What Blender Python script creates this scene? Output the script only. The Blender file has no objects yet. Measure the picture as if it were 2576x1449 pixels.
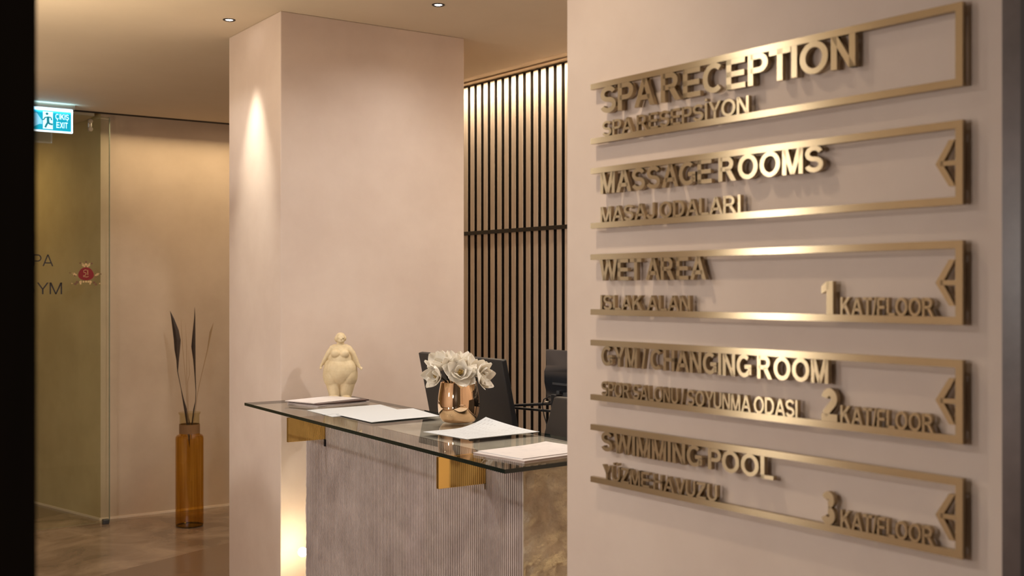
import bpy, bmesh, math, random
from mathutils import Vector, Matrix, noise

random.seed(7)
SC = bpy.context.scene
COL = SC.collection
PI = math.pi
R = math.radians

# ------------------------------------------------------------------ camera
cam_d = bpy.data.cameras.new('camera')
cam_d.sensor_width = 36.0
cam_d.lens = 2800.0 / 2576.0 * 36.0
cam_d.shift_y = 3.5 / 2576.0
cam_d.clip_start = 0.05
cam_d.dof.use_dof = True
cam_d.dof.focus_distance = 3.9
cam_d.dof.aperture_fstop = 5.6
cam = bpy.data.objects.new('camera', cam_d)
COL.objects.link(cam)
cam.location = (0, 0, 1.55)
cam.rotation_euler = (R(90), 0, R(-34.5))
SC.camera = cam

# ------------------------------------------------------------------ world, exposure
w = bpy.data.worlds.new('world')
SC.world = w
w.use_nodes = True
w.node_tree.nodes['Background'].inputs[0].default_value = (1.0, 0.74, 0.5, 1)
w.node_tree.nodes['Background'].inputs[1].default_value = 0.03
SC.view_settings.view_transform = 'Standard'
SC.view_settings.look = 'None'
SC.view_settings.exposure = 1.2
SC.view_settings.gamma = 1.0
SC.view_settings.use_curve_mapping = False

# light powers (the lamps themselves are built further down)
WARM = (1.0, 0.97, 0.93)
GOLD = (1.0, 0.70, 0.30)
POWER = dict(column=40, counter=6, lobby=3, sign=14, left=6, side=13, mid=2, desk=8, cove=4.6, slats=19, stone=6, back=2.3, lamp=9, far=52, globe=32)  # side, mid, desk, lamp and globe feed added fill lamps

HC = 2.70          # ceiling height

# ------------------------------------------------------------------ helpers
def nt(name):
    m = bpy.data.materials.new(name)
    m.use_nodes = True
    t = m.node_tree
    return m, t, t.nodes, t.links, t.nodes['Principled BSDF']

def mat(name, col, rough=0.5, metal=0.0, **kw):
    m, t, N, L, b = nt(name)
    b.inputs['Base Color'].default_value = (*col, 1)
    b.inputs['Roughness'].default_value = rough
    b.inputs['Metallic'].default_value = metal
    for k, v in kw.items():
        b.inputs[k.replace('_', ' ')].default_value = v
    return m

def noisy(name, c1, c2, scale=6.0, rough=0.7, bump=0.0, bscale=120.0, stretch=(1, 1, 1), detail=6, metal=0.0, lo=0.35, hi=0.65, bdist=0.002):
    """two tones mixed by noise of the place in space, with a fine bump"""
    m, t, N, L, b = nt(name)
    g = N.new('ShaderNodeNewGeometry')
    mp = N.new('ShaderNodeMapping')
    mp.inputs['Scale'].default_value = stretch
    L.new(g.outputs['Position'], mp.inputs['Vector'])
    n = N.new('ShaderNodeTexNoise')
    n.inputs['Scale'].default_value = scale
    n.inputs['Detail'].default_value = detail
    n.inputs['Roughness'].default_value = 0.62
    L.new(mp.outputs[0], n.inputs['Vector'])
    r = N.new('ShaderNodeValToRGB')
    r.color_ramp.elements[0].position = lo
    r.color_ramp.elements[0].color = (*c1, 1)
    r.color_ramp.elements[1].position = hi
    r.color_ramp.elements[1].color = (*c2, 1)
    L.new(n.outputs['Fac'], r.inputs[0])
    L.new(r.outputs[0], b.inputs['Base Color'])
    b.inputs['Roughness'].default_value = rough
    b.inputs['Metallic'].default_value = metal
    if bump:
        n2 = N.new('ShaderNodeTexNoise')
        n2.inputs['Scale'].default_value = bscale
        n2.inputs['Detail'].default_value = 4
        L.new(mp.outputs[0], n2.inputs['Vector'])
        bp = N.new('ShaderNodeBump')
        bp.inputs['Strength'].default_value = bump
        bp.inputs['Distance'].default_value = bdist
        L.new(n2.outputs['Fac'], bp.inputs['Height'])
        L.new(bp.outputs[0], b.inputs['Normal'])
    return m

def emit(name, col, strength):
    m, t, N, L, b = nt(name)
    b.inputs['Base Color'].default_value = (*col, 1)
    b.inputs['Emission Color'].default_value = (*col, 1)
    b.inputs['Emission Strength'].default_value = strength
    return m

def clear_face(name, tint, ior=1.5, reflect=True):
    """one face of a clear pane: mirror by Fresnel over a see-through tint"""
    m = bpy.data.materials.new(name)
    m.use_nodes = True
    N, L = m.node_tree.nodes, m.node_tree.links
    N.clear()
    out = N.new('ShaderNodeOutputMaterial')
    tr = N.new('ShaderNodeBsdfTransparent')
    tr.inputs[0].default_value = (*tint, 1)
    if reflect:
        gl = N.new('ShaderNodeBsdfGlossy')
        gl.inputs['Roughness'].default_value = 0.005
        fr = N.new('ShaderNodeFresnel')
        fr.inputs[0].default_value = ior
        mx = N.new('ShaderNodeMixShader')
        ge = N.new('ShaderNodeNewGeometry')            # a thin pane mirrors on its outer side only
        sb = N.new('ShaderNodeMath'); sb.operation = 'SUBTRACT'; sb.use_clamp = True
        L.new(fr.outputs[0], sb.inputs[0]); L.new(ge.outputs['Backfacing'], sb.inputs[1])
        L.new(sb.outputs[0], mx.inputs[0])
        L.new(tr.outputs[0], mx.inputs[1])
        L.new(gl.outputs[0], mx.inputs[2])
        L.new(mx.outputs[0], out.inputs[0])
    else:
        L.new(tr.outputs[0], out.inputs[0])
    return m

class MB:
    """collects shapes and links them as one mesh object"""
    def __init__(self):
        self.v, self.f, self.mi = [], [], []
        self.M = None
    def add(self, vs, fs, mi=0):
        o = len(self.v)
        for p in vs:
            p = Vector(p)
            self.v.append(self.M @ p if self.M else p)
        for q in fs:
            self.f.append([i + o for i in q])
            self.mi.append(mi)
        return self
    def box(self, a, b, mi=0):
        x0, y0, z0 = a; x1, y1, z1 = b
        return self.add([(x0,y0,z0),(x1,y0,z0),(x1,y1,z0),(x0,y1,z0),(x0,y0,z1),(x1,y0,z1),(x1,y1,z1),(x0,y1,z1)],
                 [(0,3,2,1),(4,5,6,7),(0,1,5,4),(1,2,6,5),(2,3,7,6),(3,0,4,7)], mi)
    def prism(self, poly, z0, z1, mi=0, mi_top=None, mi_bot=None):
        """poly: counter-clockwise xy points; z0/z1 numbers"""
        n = len(poly)
        vs = [(x, y, z0) for x, y in poly] + [(x, y, z1) for x, y in poly]
        self.add(vs, [tuple(range(n, 2*n))], mi if mi_top is None else mi_top)
        self.add(vs, [tuple(range(n-1, -1, -1))], mi if mi_bot is None else mi_bot)
        self.add(vs, [(i, (i+1) % n, n+(i+1) % n, n+i) for i in range(n)], mi)
        return self
    def lathe(self, prof, c=(0, 0, 0), n=48, mi=0, caps=True):
        vs, fs = [], []
        k = len(prof)
        for i in range(n):
            a = 2*PI*i/n
            for r_, z in prof:
                vs.append((c[0]+r_*math.cos(a), c[1]+r_*math.sin(a), c[2]+z))
        for i in range(n):
            j = (i+1) % n
            for q in range(k-1):
                fs.append((i*k+q, j*k+q, j*k+q+1, i*k+q+1))
        if caps:
            if prof[0][0] > 1e-5: fs.append(tuple(i*k for i in range(n-1, -1, -1)))
            if prof[-1][0] > 1e-5: fs.append(tuple(i*k+k-1 for i in range(n)))
        return self.add(vs, fs, mi)
    def tube(self, pts, rad, n=10, mi=0):
        pts = [Vector(p) for p in pts]
        if not isinstance(rad, (list, tuple)): rad = [rad]*len(pts)
        vs, fs = [], []
        up = Vector((0.13, 0.21, 0.97))
        for i, p in enumerate(pts):
            d = (pts[min(i+1, len(pts)-1)] - pts[max(i-1, 0)]).normalized()
            x = d.cross(up)
            if x.length < 1e-4: x = d.cross(Vector((1, 0, 0)))
            x.normalize(); y = d.cross(x)
            for k in range(n):
                a = 2*PI*k/n
                vs.append(p + (x*math.cos(a) + y*math.sin(a))*rad[i])
        for i in range(len(pts)-1):
            for k in range(n):
                j = (k+1) % n
                fs.append((i*n+k, i*n+j, (i+1)*n+j, (i+1)*n+k))
        fs.append(tuple(range(n-1, -1, -1)))
        fs.append(tuple((len(pts)-1)*n+k for k in range(n)))
        return self.add(vs, fs, mi)
    def sphere(self, c, r, n=20, m=12, mi=0):
        if not isinstance(r, (list, tuple)): r = (r, r, r)
        vs, fs = [], []
        for i in range(m+1):
            t = PI*i/m
            for k in range(n):
                a = 2*PI*k/n
                vs.append((c[0]+r[0]*math.sin(t)*math.cos(a), c[1]+r[1]*math.sin(t)*math.sin(a), c[2]+r[2]*math.cos(t)))
        for i in range(m):
            for k in range(n):
                j = (k+1) % n
                fs.append((i*n+k, (i+1)*n+k, (i+1)*n+j, i*n+j))
        return self.add(vs, fs, mi)
    def build(self, name, mats, parent=None, smooth=False, bevel=0.0, loc=None):
        me = bpy.data.meshes.new(name)
        org = Vector(loc) if loc is not None else Vector((0, 0, 0))
        me.from_pydata([tuple(v - org) for v in self.v], [], self.f)
        if not isinstance(mats, (list, tuple)): mats = [mats]
        for m_ in mats: me.materials.append(m_)
        me.polygons.foreach_set('material_index', self.mi)
        bm = bmesh.new(); bm.from_mesh(me)
        bmesh.ops.remove_doubles(bm, verts=bm.verts, dist=1e-6)
        bmesh.ops.recalc_face_normals(bm, faces=bm.faces)
        bm.to_mesh(me); bm.free()
        if smooth:
            me.polygons.foreach_set('use_smooth', [True]*len(me.polygons))
            try: me.set_sharp_from_angle(angle=R(38))
            except Exception: pass
        me.update()
        o = bpy.data.objects.new(name, me)
        COL.objects.link(o)
        if loc is not None: o.location = org
        if parent is not None:
            o.parent = parent
        if bevel:
            bv = o.modifiers.new('bevel', 'BEVEL'); bv.width = bevel; bv.segments = 2; bv.limit_method = 'ANGLE'
        return o

def tag(o, label, cat, group=None, kind=None):
    o['label'] = label; o['category'] = cat
    if group: o['group'] = group
    if kind: o['kind'] = kind
    return o

def empty(name, loc, rz=0.0):
    o = bpy.data.objects.new(name, None)
    o.empty_display_size = 0.05
    COL.objects.link(o)
    o.location = loc
    o.rotation_euler = (0, 0, rz)
    return o

def arc(cx, cy, rx, ry, a0, a1, n=14):
    return [(cx+rx*math.cos(R(a0+(a1-a0)*i/n)), cy+ry*math.sin(R(a0+(a1-a0)*i/n))) for i in range(n+1)]

def glyph(ch, t):
    """plain upright capital: (ink width, polygons, strokes) with capital height 1 and stem width t"""
    h = t/2; q = t*0.86; g = q/2; d = t*1.06
    Pn, S = [], []
    bar = lambda x0, x1, y0, y1: Pn.append([(x0, y0), (x1, y0), (x1, y1), (x0, y1)])
    if ch == 'A':
        w = .98; m = w/2
        Pn += [[(0, 0), (d, 0), (m+d/2, 1), (m-d/2, 1)], [(w-d, 0), (w, 0), (m+d/2, 1), (m-d/2, 1)]]; bar(.22, .76, .23, .23+q)
    elif ch in 'CÇ':
        w = .90; S.append((arc(.47, .5, .47-h, .5-g, 48, 312, 26), False))
        if ch == 'Ç': bar(.42, .58, -.24, .02)
    elif ch == 'D':
        w = .88; bar(0, t, 0, 1); S.append(([(h, 1-g)] + arc(.40, .5, .48-h, .5-g, 90, -90, 20) + [(h, g)], False))
    elif ch == 'E':
        w = .78; bar(0, t, 0, 1); bar(0, w, 0, q); bar(0, w-.05, .5-g, .5+g); bar(0, w-.02, 1-q, 1)
    elif ch == 'F':
        w = .72; bar(0, t, 0, 1); bar(0, w-.06, .46-g, .46+g); bar(0, w, 1-q, 1)
    elif ch == 'G':
        w = .95; S.append((arc(.48, .5, .48-h, .5-g, 50, 335, 28), False)); bar(.52, .94, .38, .38+q); bar(.94-t*.95, .94, .12, .45)
    elif ch == 'H':
        w = .82; bar(0, t, 0, 1); bar(w-t, w, 0, 1); bar(0, w, .53-g, .53+g)
    elif ch in 'Iİ':
        w = t; bar(0, t, 0, 1)
        if ch == 'İ': bar(0, t, 1.09, 1.25)
    elif ch == 'J':
        w = .64; S.append(([(w-h, 1)] + arc(w/2, .30, w/2-h, .30-g, 0, -175, 14), False))
    elif ch == 'K':
        w = .90; bar(0, t, 0, 1); Pn += [[(t*.9, .27), (w-.02, 1), (w-.02-d*1.25, 1), (t*.9, .56)], [(.28, .50), (w-d*1.2, 0), (w, 0), (.45, .68)]]
    elif ch == 'L':
        w = .70; bar(0, t, 0, 1); bar(0, w, 0, q)
    elif ch == 'M':
        w = .96; m = w/2; bar(0, t*.95, 0, 1); bar(w-t*.95, w, 0, 1); Pn += [[(0, 1), (d*1.2, 1), (m+d*.42, 0), (m-d*.42, 0)], [(w-d*1.2, 1), (w, 1), (m+d*.42, 0), (m-d*.42, 0)]]
    elif ch == 'N':
        w = .82; bar(0, t, 0, 1); bar(w-t, w, 0, 1); Pn.append([(0, 1), (d, 1), (w, 0), (w-d, 0)])
    elif ch == 'O':
        w = 1.0; S.append((arc(.5, .5, .5-h, .5-g, 0, 360-360/36, 35), True))
    elif ch in 'PR':
        w = .80 if ch == 'P' else .92; bar(0, t, 0, 1); r_ = .78
        lo_ = .38 if ch == 'P' else .41
        S.append(([(h, 1-g)] + arc(.44, (1+lo_)/2, r_-.44-h, (1-lo_)/2-g, 90, -90, 16) + [(h, lo_+g)], False))
        if ch == 'R': Pn.append([(.34, lo_+g), (.34+d*1.2, lo_+g), (w, 0), (w-d*1.2, 0)])
    elif ch in 'SŞ':
        w = .82; yT = (1.5-g)/2; yB = (g+.5)/2
        S.append((arc(.41, yT, .40-h, yT-.5, 18, 262, 20) + arc(.41, yB, .41-h, yB-g, 82, -165, 20), False))
        if ch == 'Ş': bar(.33, .49, -.24, .02)
    elif ch == 'T':
        w = .80; bar(w/2-h, w/2+h, 0, 1); bar(0, w, 1-q, 1)
    elif ch in 'UÜ':
        w = .82; S.append(([(h, 1)] + arc(w/2, .37, w/2-h, .37-g, 180, 360, 18) + [(w-h, 1)], False))
        if ch == 'Ü': bar(.16, .33, 1.08, 1.24); bar(.49, .66, 1.08, 1.24)
    elif ch == 'V':
        w = .92; m = w/2; Pn += [[(0, 1), (d*1.05, 1), (m+d*.5, 0), (m-d*.5, 0)], [(w-d*1.05, 1), (w, 1), (m+d*.5, 0), (m-d*.5, 0)]]
    elif ch == 'W':
        w = 1.30; a_ = .33; m = w/2
        Pn += [[(0, 1), (d, 1), (a_+d*.45, 0), (a_-d*.45, 0)], [(a_-d*.45, 0), (a_+d*.45, 0), (m+d*.45, 1), (m-d*.45, 1)],
               [(w-d, 1), (w, 1), (w-a_+d*.45, 0), (w-a_-d*.45, 0)], [(w-a_-d*.45, 0), (w-a_+d*.45, 0), (m+d*.45, 1), (m-d*.45, 1)]]
    elif ch == 'X':
        w = .90; Pn += [[(0, 0), (d*1.15, 0), (w, 1), (w-d*1.15, 1)], [(0, 1), (d*1.15, 1), (w, 0), (w-d*1.15, 0)]]
    elif ch == 'Y':
        w = .90; m = w/2; bar(m-h, m+h, 0, .46); Pn += [[(0, 1), (d*1.1, 1), (m+h, .42), (m-h, .42)], [(w-d*1.1, 1), (w, 1), (m+h, .42), (m-h, .42)]]
    elif ch == 'Z':
        w = .80; bar(0, w, 0, q); bar(.03, w-.02, 1-q, 1); Pn.append([(0, q*.8), (d*1.3, q*.8), (w-.02, 1-q*.8), (w-.02-d*1.3, 1-q*.8)])
    elif ch == '/':
        w = .36; Pn.append([(0, 0), (t*.7, 0), (w, 1.02), (w-t*.7, 1.02)])
    elif ch == '1':
        w = .48; bar(w-t, w, 0, 1); Pn.append([(0, .62), (w-t*.6, .76), (w-t*.6, 1), (w-t*.95, 1), (0, .62+q)])
    elif ch == '2':
        w = .72; S.append((arc(.36, .68, .35-h, .32-g, 172, -32, 18) + [(.14, q*.9)], False)); bar(0, w, 0, q)
    elif ch == '3':
        w = .72; S.append((arc(.35, .745, .32-h, .255-g, 165, -92, 18), False)); S.append((arc(.35, .28, .36-h, .28-g, 92, -168, 18), False))
    else:
        return .30, [], []
    return w, Pn, S

def strip_quads(pts, t, closed):
    """quads of a line of width t (horizontal runs a little thinner)"""
    n = len(pts); L_, R_ = [], []
    for i in range(n):
        a = pts[(i-1) % n] if (closed or i > 0) else pts[i]
        b = pts[(i+1) % n] if (closed or i < n-1) else pts[i]
        dx, dy = b[0]-a[0], b[1]-a[1]
        l = math.hypot(dx, dy) or 1
        nx, ny = -dy/l, dx/l
        hx, hy = t/2, t*0.86/2
        L_.append((pts[i][0]+nx*hx, pts[i][1]+ny*hy)); R_.append((pts[i][0]-nx*hx, pts[i][1]-ny*hy))
    return L_, R_

def text_mesh(s, x0, x1, zb, cap, depth, stem=0.2, gap=0.10):
    """the writing s as (verts, faces): x from x0 to x1, capitals from zb to zb+cap, front at y=0, back at y=depth"""
    pen = 0.0; items = []
    for ch in s:
        w_, Pn, S = glyph(ch, stem)
        if ch == ' ':
            pen += w_ - gap*0.3; continue
        items.append((pen, Pn, S)); last = pen + w_
        pen += w_ + (gap*0.35 if ch in 'AVWYTLP/' else gap)
    k = (x1-x0)/last
    vs, fs = [], []
    def T(p, o): return (x0 + (p[0]+o)*k, zb + p[1]*cap)
    def plate(poly, o):
        n = len(poly); b = len(vs)
        for d_ in (0.0, depth):
            for p in poly:
                x, z = T(p, o); vs.append((x, d_, z))
        fs.append(tuple(b+i for i in range(n))); fs.append(tuple(b+n+i for i in range(n-1, -1, -1)))
        for i in range(n): fs.append((b+i, b+n+i, b+n+(i+1) % n, b+(i+1) % n))
    for o, Pn, S in items:
        for poly in Pn: plate(poly, o)
        for pts, closed in S:
            Lf, Rt = strip_quads(pts, stem, closed)
            n = len(pts); b = len(vs)
            for d_ in (0.0, depth):
                for ar in (Lf, Rt):
                    for p in ar:
                        x, z = T(p, o); vs.append((x, d_, z))
            for i in range(n if closed else n-1):
                j = (i+1) % n
                fs.append((b+i, b+j, b+n+j, b+n+i)); fs.append((b+2*n+i, b+3*n+i, b+3*n+j, b+2*n+j))
                fs.append((b+i, b+2*n+i, b+2*n+j, b+j)); fs.append((b+n+i, b+n+j, b+3*n+j, b+3*n+i))
            if not closed:
                for i in (0, n-1): fs.append((b+i, b+n+i, b+3*n+i, b+2*n+i))
    return vs, fs

# ------------------------------------------------------------------ materials
M = {}
M['plaster'] = noisy('blush_plaster', (0.61, 0.49, 0.415), (0.675, 0.555, 0.475), 2.6, 0.75, 0.12, 60)
M['back_plaster'] = noisy('dimmed_plaster', (0.47, 0.36, 0.265), (0.535, 0.415, 0.31), 2.6, 0.75, 0.12, 60)  # plaster darkened and browned to stand for dimmer light at the back
M['ceil'] = noisy('ceiling_paint', (0.60, 0.49, 0.36), (0.64, 0.53, 0.40), 1.2, 0.85, 0.05, 90)
M['side_plaster'] = noisy('gold_lit_plaster', (0.46, 0.36, 0.20), (0.54, 0.43, 0.25), 2.2, 0.7, 0.1, 60)  # yellow passage light put into the plaster colour
M['recess'] = mat('recess_shade_brown', (0.46, 0.36, 0.25), 0.7)  # darker than the ceiling, standing for shade in the recess
M['darkwood'] = noisy('dark_stained_wood', (0.012, 0.007, 0.005), (0.022, 0.013, 0.009), 3, 0.55, 0.1, 40, (6, 6, 0.6))
M['marble'] = noisy('grey_marble', (0.07, 0.05, 0.046), (0.17, 0.130, 0.122), 3.5, 0.28, 0.0, stretch=(1, 1.6, 1.6), lo=0.3, hi=0.75)
M['slat'] = noisy('oak_slat', (0.50, 0.405, 0.325), (0.64, 0.53, 0.43), 9, 0.55, 0.1, 60, (6, 6, 0.35))
M['slatback'] = mat('black_felt_gap_shade', (0.018, 0.011, 0.007), 0.9)  # felt backing, and the shade put on the slat sides
M['rail'] = mat('dark_bronze', (0.03, 0.02, 0.014), 0.45, 0.4)
M['rib'] = noisy('fluted_stone', (0.41, 0.335, 0.31), (0.56, 0.47, 0.44), 7, 0.5, 0.1, 90)
M['rough'] = noisy('split_stone', (0.36, 0.29, 0.21), (0.56, 0.47, 0.35), 11, 0.75, 0.8, 55, bdist=0.01)
M['gold'] = mat('polished_brass', (0.90, 0.62, 0.20), 0.06, 1.0)
M['rosegold'] = mat('rose_gold_glaze', (0.93, 0.66, 0.42), 0.035, 1.0)
M['glass_top'] = clear_face('counter_glass_top', (0.93, 0.95, 0.92), 1.62)
M['glass_low'] = clear_face('counter_glass_underside', (0.92, 0.945, 0.915), reflect=False)
M['glass_edge'] = mat('counter_glass_edge', (0.008, 0.014, 0.011), 0.08)
M['pane'] = clear_face('door_glass_front', (0.93, 0.95, 0.91), 1.45)
M['pane_back'] = clear_face('door_glass_back', (0.95, 0.97, 0.93), reflect=False)
M['pane_edge'] = mat('door_glass_edge', (0.22, 0.24, 0.18), 0.15)
M['steel'] = mat('brushed_steel', (0.55, 0.52, 0.47), 0.3, 1.0)
M['decal'] = mat('dark_decal', (0.016, 0.008, 0.008), 0.5)
M['red'] = mat('red_enamel', (0.22, 0.006, 0.012), 0.3)
M['golddecal'] = mat('gold_decal', (0.62, 0.42, 0.20), 0.4)
M['browndecal'] = mat('brown_decal', (0.16, 0.07, 0.03), 0.5)
M['black'] = mat('black_plastic', (0.012, 0.0125, 0.014), 0.42)
M['blackgloss'] = mat('black_gloss_plastic', (0.014, 0.016, 0.02), 0.25)
M['leatherette'] = mat('dark_brown_plastic', (0.020, 0.016, 0.013), 0.5)
M['port'] = mat('port_grey', (0.05, 0.052, 0.056), 0.4)
M['desk'] = mat('dark_desk_laminate', (0.05, 0.04, 0.033), 0.5)
M['statue'] = noisy('cream_ceramic', (0.60, 0.47, 0.28), (0.70, 0.57, 0.36), 30, 0.55, 0.08, 200)
def petal_mat():
    m, t, N, L, b = nt('white_petal')
    b.inputs['Base Color'].default_value = (0.92, 0.89, 0.83, 1)
    b.inputs['Roughness'].default_value = 0.45
    tl_ = N.new('ShaderNodeBsdfTranslucent'); tl_.inputs[0].default_value = (0.95, 0.90, 0.80, 1)
    mx = N.new('ShaderNodeMixShader'); mx.inputs[0].default_value = 0.42
    L.new(b.outputs[0], mx.inputs[1]); L.new(tl_.outputs[0], mx.inputs[2])
    L.new(mx.outputs[0], N['Material Output'].inputs[0])
    return m
M['petal'] = petal_mat()
M['stamen'] = mat('yellow_stamen', (0.42, 0.27, 0.06), 0.6)
M['stem'] = mat('dark_stem', (0.03, 0.025, 0.012), 0.6)
M['leaf'] = noisy('dried_dark_leaf', (0.022, 0.012, 0.008), (0.06, 0.035, 0.02), 40, 0.6, 0.2, 120, (1, 1, 0.2))
M['grass'] = mat('dry_straw', (0.36, 0.24, 0.13), 0.7)
M['kraft'] = mat('brown_paper_band', (0.24, 0.13, 0.055), 0.8)
M['white'] = mat('white_paper', (0.55, 0.57, 0.585), 0.6)
M['cover'] = noisy('brochure_cover', (0.66, 0.60, 0.585), (0.46, 0.44, 0.45), 18, 0.35, lo=0.45, hi=0.7)
M['palecover'] = noisy('pale_brochure_cover', (0.70, 0.65, 0.64), (0.56, 0.53, 0.54), 26, 0.4, lo=0.5, hi=0.75)
M['darkcover'] = noisy('dark_brochure_cover', (0.03, 0.012, 0.012), (0.10, 0.05, 0.045), 20, 0.35)
M['pages'] = noisy('page_edges', (0.25, 0.19, 0.17), (0.48, 0.39, 0.35), 300, 0.7, stretch=(0.05, 0.05, 4))
M['ring'] = mat('dark_trim_ring', (0.03, 0.028, 0.035), 0.35, 0.5)
M['lens'] = emit('lamp_lens', (1.0, 0.93, 0.86), 14)
M['bulb'] = emit('led_bulb', (1.0, 0.93, 0.80), 40)
M['x_white'] = emit('exit_white', (0.62, 0.92, 1.0), 0.45)
M['x_rail'] = emit('exit_lit_rail', (0.80, 0.93, 1.0), 0.6)
M['x_cyan'] = emit('exit_cyan', (0.0, 0.34, 0.50), 0.40)
M['x_blue'] = emit('exit_pale_blue', (0.22, 0.60, 0.85), 0.45)
M['x_dark'] = emit('exit_teal', (0.0, 0.17, 0.22), 0.4)

def brushed():
    m, t, N, L, b = nt('brushed_champagne_metal')
    b.inputs['Base Color'].default_value = (0.40, 0.31, 0.19, 1)
    b.inputs['Metallic'].default_value = 1.0
    b.inputs['Roughness'].default_value = 0.24
    b.inputs['Anisotropic'].default_value = 0.93
    b.inputs['Anisotropic Rotation'].default_value = 0.25
    cx = N.new('ShaderNodeCombineXYZ')
    cx.inputs[0].default_value, cx.inputs[1].default_value, cx.inputs[2].default_value = 0.043, -0.999, 0.0
    L.new(cx.outputs[0], b.inputs['Tangent'])
    return m
M['brushed'] = brushed()

def amber():
    m = clear_face('amber_glass', (0.80, 0.60, 0.20), 1.5)
    N, L = m.node_tree.nodes, m.node_tree.links
    tr = [n_ for n_ in N if n_.type == 'BSDF_TRANSPARENT'][0]
    g = N.new('ShaderNodeNewGeometry'); mp = N.new('ShaderNodeMapping'); mp.inputs['Scale'].default_value = (38, 38, 1.6)
    L.new(g.outputs['Position'], mp.inputs['Vector'])
    n = N.new('ShaderNodeTexNoise'); n.inputs['Scale'].default_value = 1.0; n.inputs['Detail'].default_value = 3; L.new(mp.outputs[0], n.inputs['Vector'])
    r = N.new('ShaderNodeValToRGB')
    r.color_ramp.elements[0].position = 0.35; r.color_ramp.elements[0].color = (0.66, 0.43, 0.10, 1)
    r.color_ramp.elements[1].position = 0.68; r.color_ramp.elements[1].color = (0.86, 0.66, 0.26, 1)
    L.new(n.outputs['Fac'], r.inputs[0]); L.new(r.outputs[0], tr.inputs[0])
    return m
M['amber'] = amber()
M['neck_glass'] = clear_face('pale_green_glass', (0.86, 0.82, 0.66), 1.5)
M['bottle_foot'] = mat('thick_amber_foot', (0.03, 0.025, 0.008), 0.1)

def floor_mat():
    m, t, N, L, b = nt('veined_stone_tiles')
    g = N.new('ShaderNodeNewGeometry')
    mp = N.new('ShaderNodeMapping')
    mp.inputs['Rotation'].default_value = (0, 0, R(-23))
    L.new(g.outputs['Position'], mp.inputs['Vector'])
    n = N.new('ShaderNodeTexNoise'); n.inputs['Scale'].default_value = 2.2; n.inputs['Detail'].default_value = 8
    n.inputs['Distortion'].default_value = 1.3; n.inputs['Roughness'].default_value = 0.6
    L.new(mp.outputs[0], n.inputs['Vector'])
    br = N.new('ShaderNodeTexBrick')
    br.inputs['Scale'].default_value = 1.0
    br.inputs['Brick Width'].default_value = 0.9
    br.inputs['Row Height'].default_value = 0.45
    br.inputs['Mortar Size'].default_value = 0.002
    br.inputs['Color1'].default_value = (0.0, 0.0, 0.0, 1)
    br.inputs['Color2'].default_value = (1, 1, 1, 1)
    br.inputs['Mortar'].default_value = (0.3, 0.3, 0.3, 1)
    L.new(mp.outputs[0], br.inputs['Vector'])
    r = N.new('ShaderNodeValToRGB')
    r.color_ramp.elements[0].position = 0.34; r.color_ramp.elements[0].color = (0.175, 0.118, 0.083, 1)
    r.color_ramp.elements[1].position = 0.68; r.color_ramp.elements[1].color = (0.36, 0.26, 0.19, 1)
    L.new(n.outputs['Fac'], r.inputs[0])
    r2 = N.new('ShaderNodeValToRGB')
    r2.color_ramp.elements[0].color = (0.70, 0.70, 0.70, 1)
    r2.color_ramp.elements[1].color = (1.18, 1.18, 1.18, 1)
    L.new(br.outputs['Color'], r2.inputs[0])
    mx = N.new('ShaderNodeMix'); mx.data_type = 'RGBA'; mx.blend_type = 'MULTIPLY'
    mx.inputs[0].default_value = 1.0
    L.new(r.outputs[0], mx.inputs[6]); L.new(r2.outputs[0], mx.inputs[7])
    # plain brown paving on the near side of a straight joint through (1.5,6.2) and (2.44,6.6)
    dt = N.new('ShaderNodeVectorMath'); dt.operation = 'DOT_PRODUCT'
    dt.inputs[1].default_value = (-0.3907, 0.9205, 0)
    L.new(g.outputs['Position'], dt.inputs[0])
    gt = N.new('ShaderNodeMath'); gt.operation = 'GREATER_THAN'
    gt.inputs[1].default_value = -0.3907*1.5 + 0.9205*6.2
    L.new(dt.outputs['Value'], gt.inputs[0])
    m2 = N.new('ShaderNodeMix'); m2.data_type = 'RGBA'
    m2.inputs[6].default_value = (0.18, 0.118, 0.08, 1)
    L.new(gt.outputs[0], m2.inputs[0]); L.new(mx.outputs[2], m2.inputs[7])
    L.new(m2.outputs[2], b.inputs['Base Color'])
    b.inputs['Roughness'].default_value = 0.16
    return m
M['floor'] = floor_mat()

# ------------------------------------------------------------------ the setting
def struct(name, mb, m, label, cat, **kw):
    return tag(mb.build(name, m, **kw), label, cat, kind='structure')

UD = Vector((0.0431, -0.99907, 0))           # along the sign wall, towards the camera
UN = Vector((-0.99907, -0.0431, 0))          # out of the sign wall
SW0 = Vector((1.388, 1.725, 0))              # plaster surface of the sign wall
def sw(s, out=0.0, z=0.0):
    return SW0 + UD*s + UN*out + Vector((0, 0, z))

def slat_x(y): return 3.413 - (y-5.422)*0.051

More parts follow.
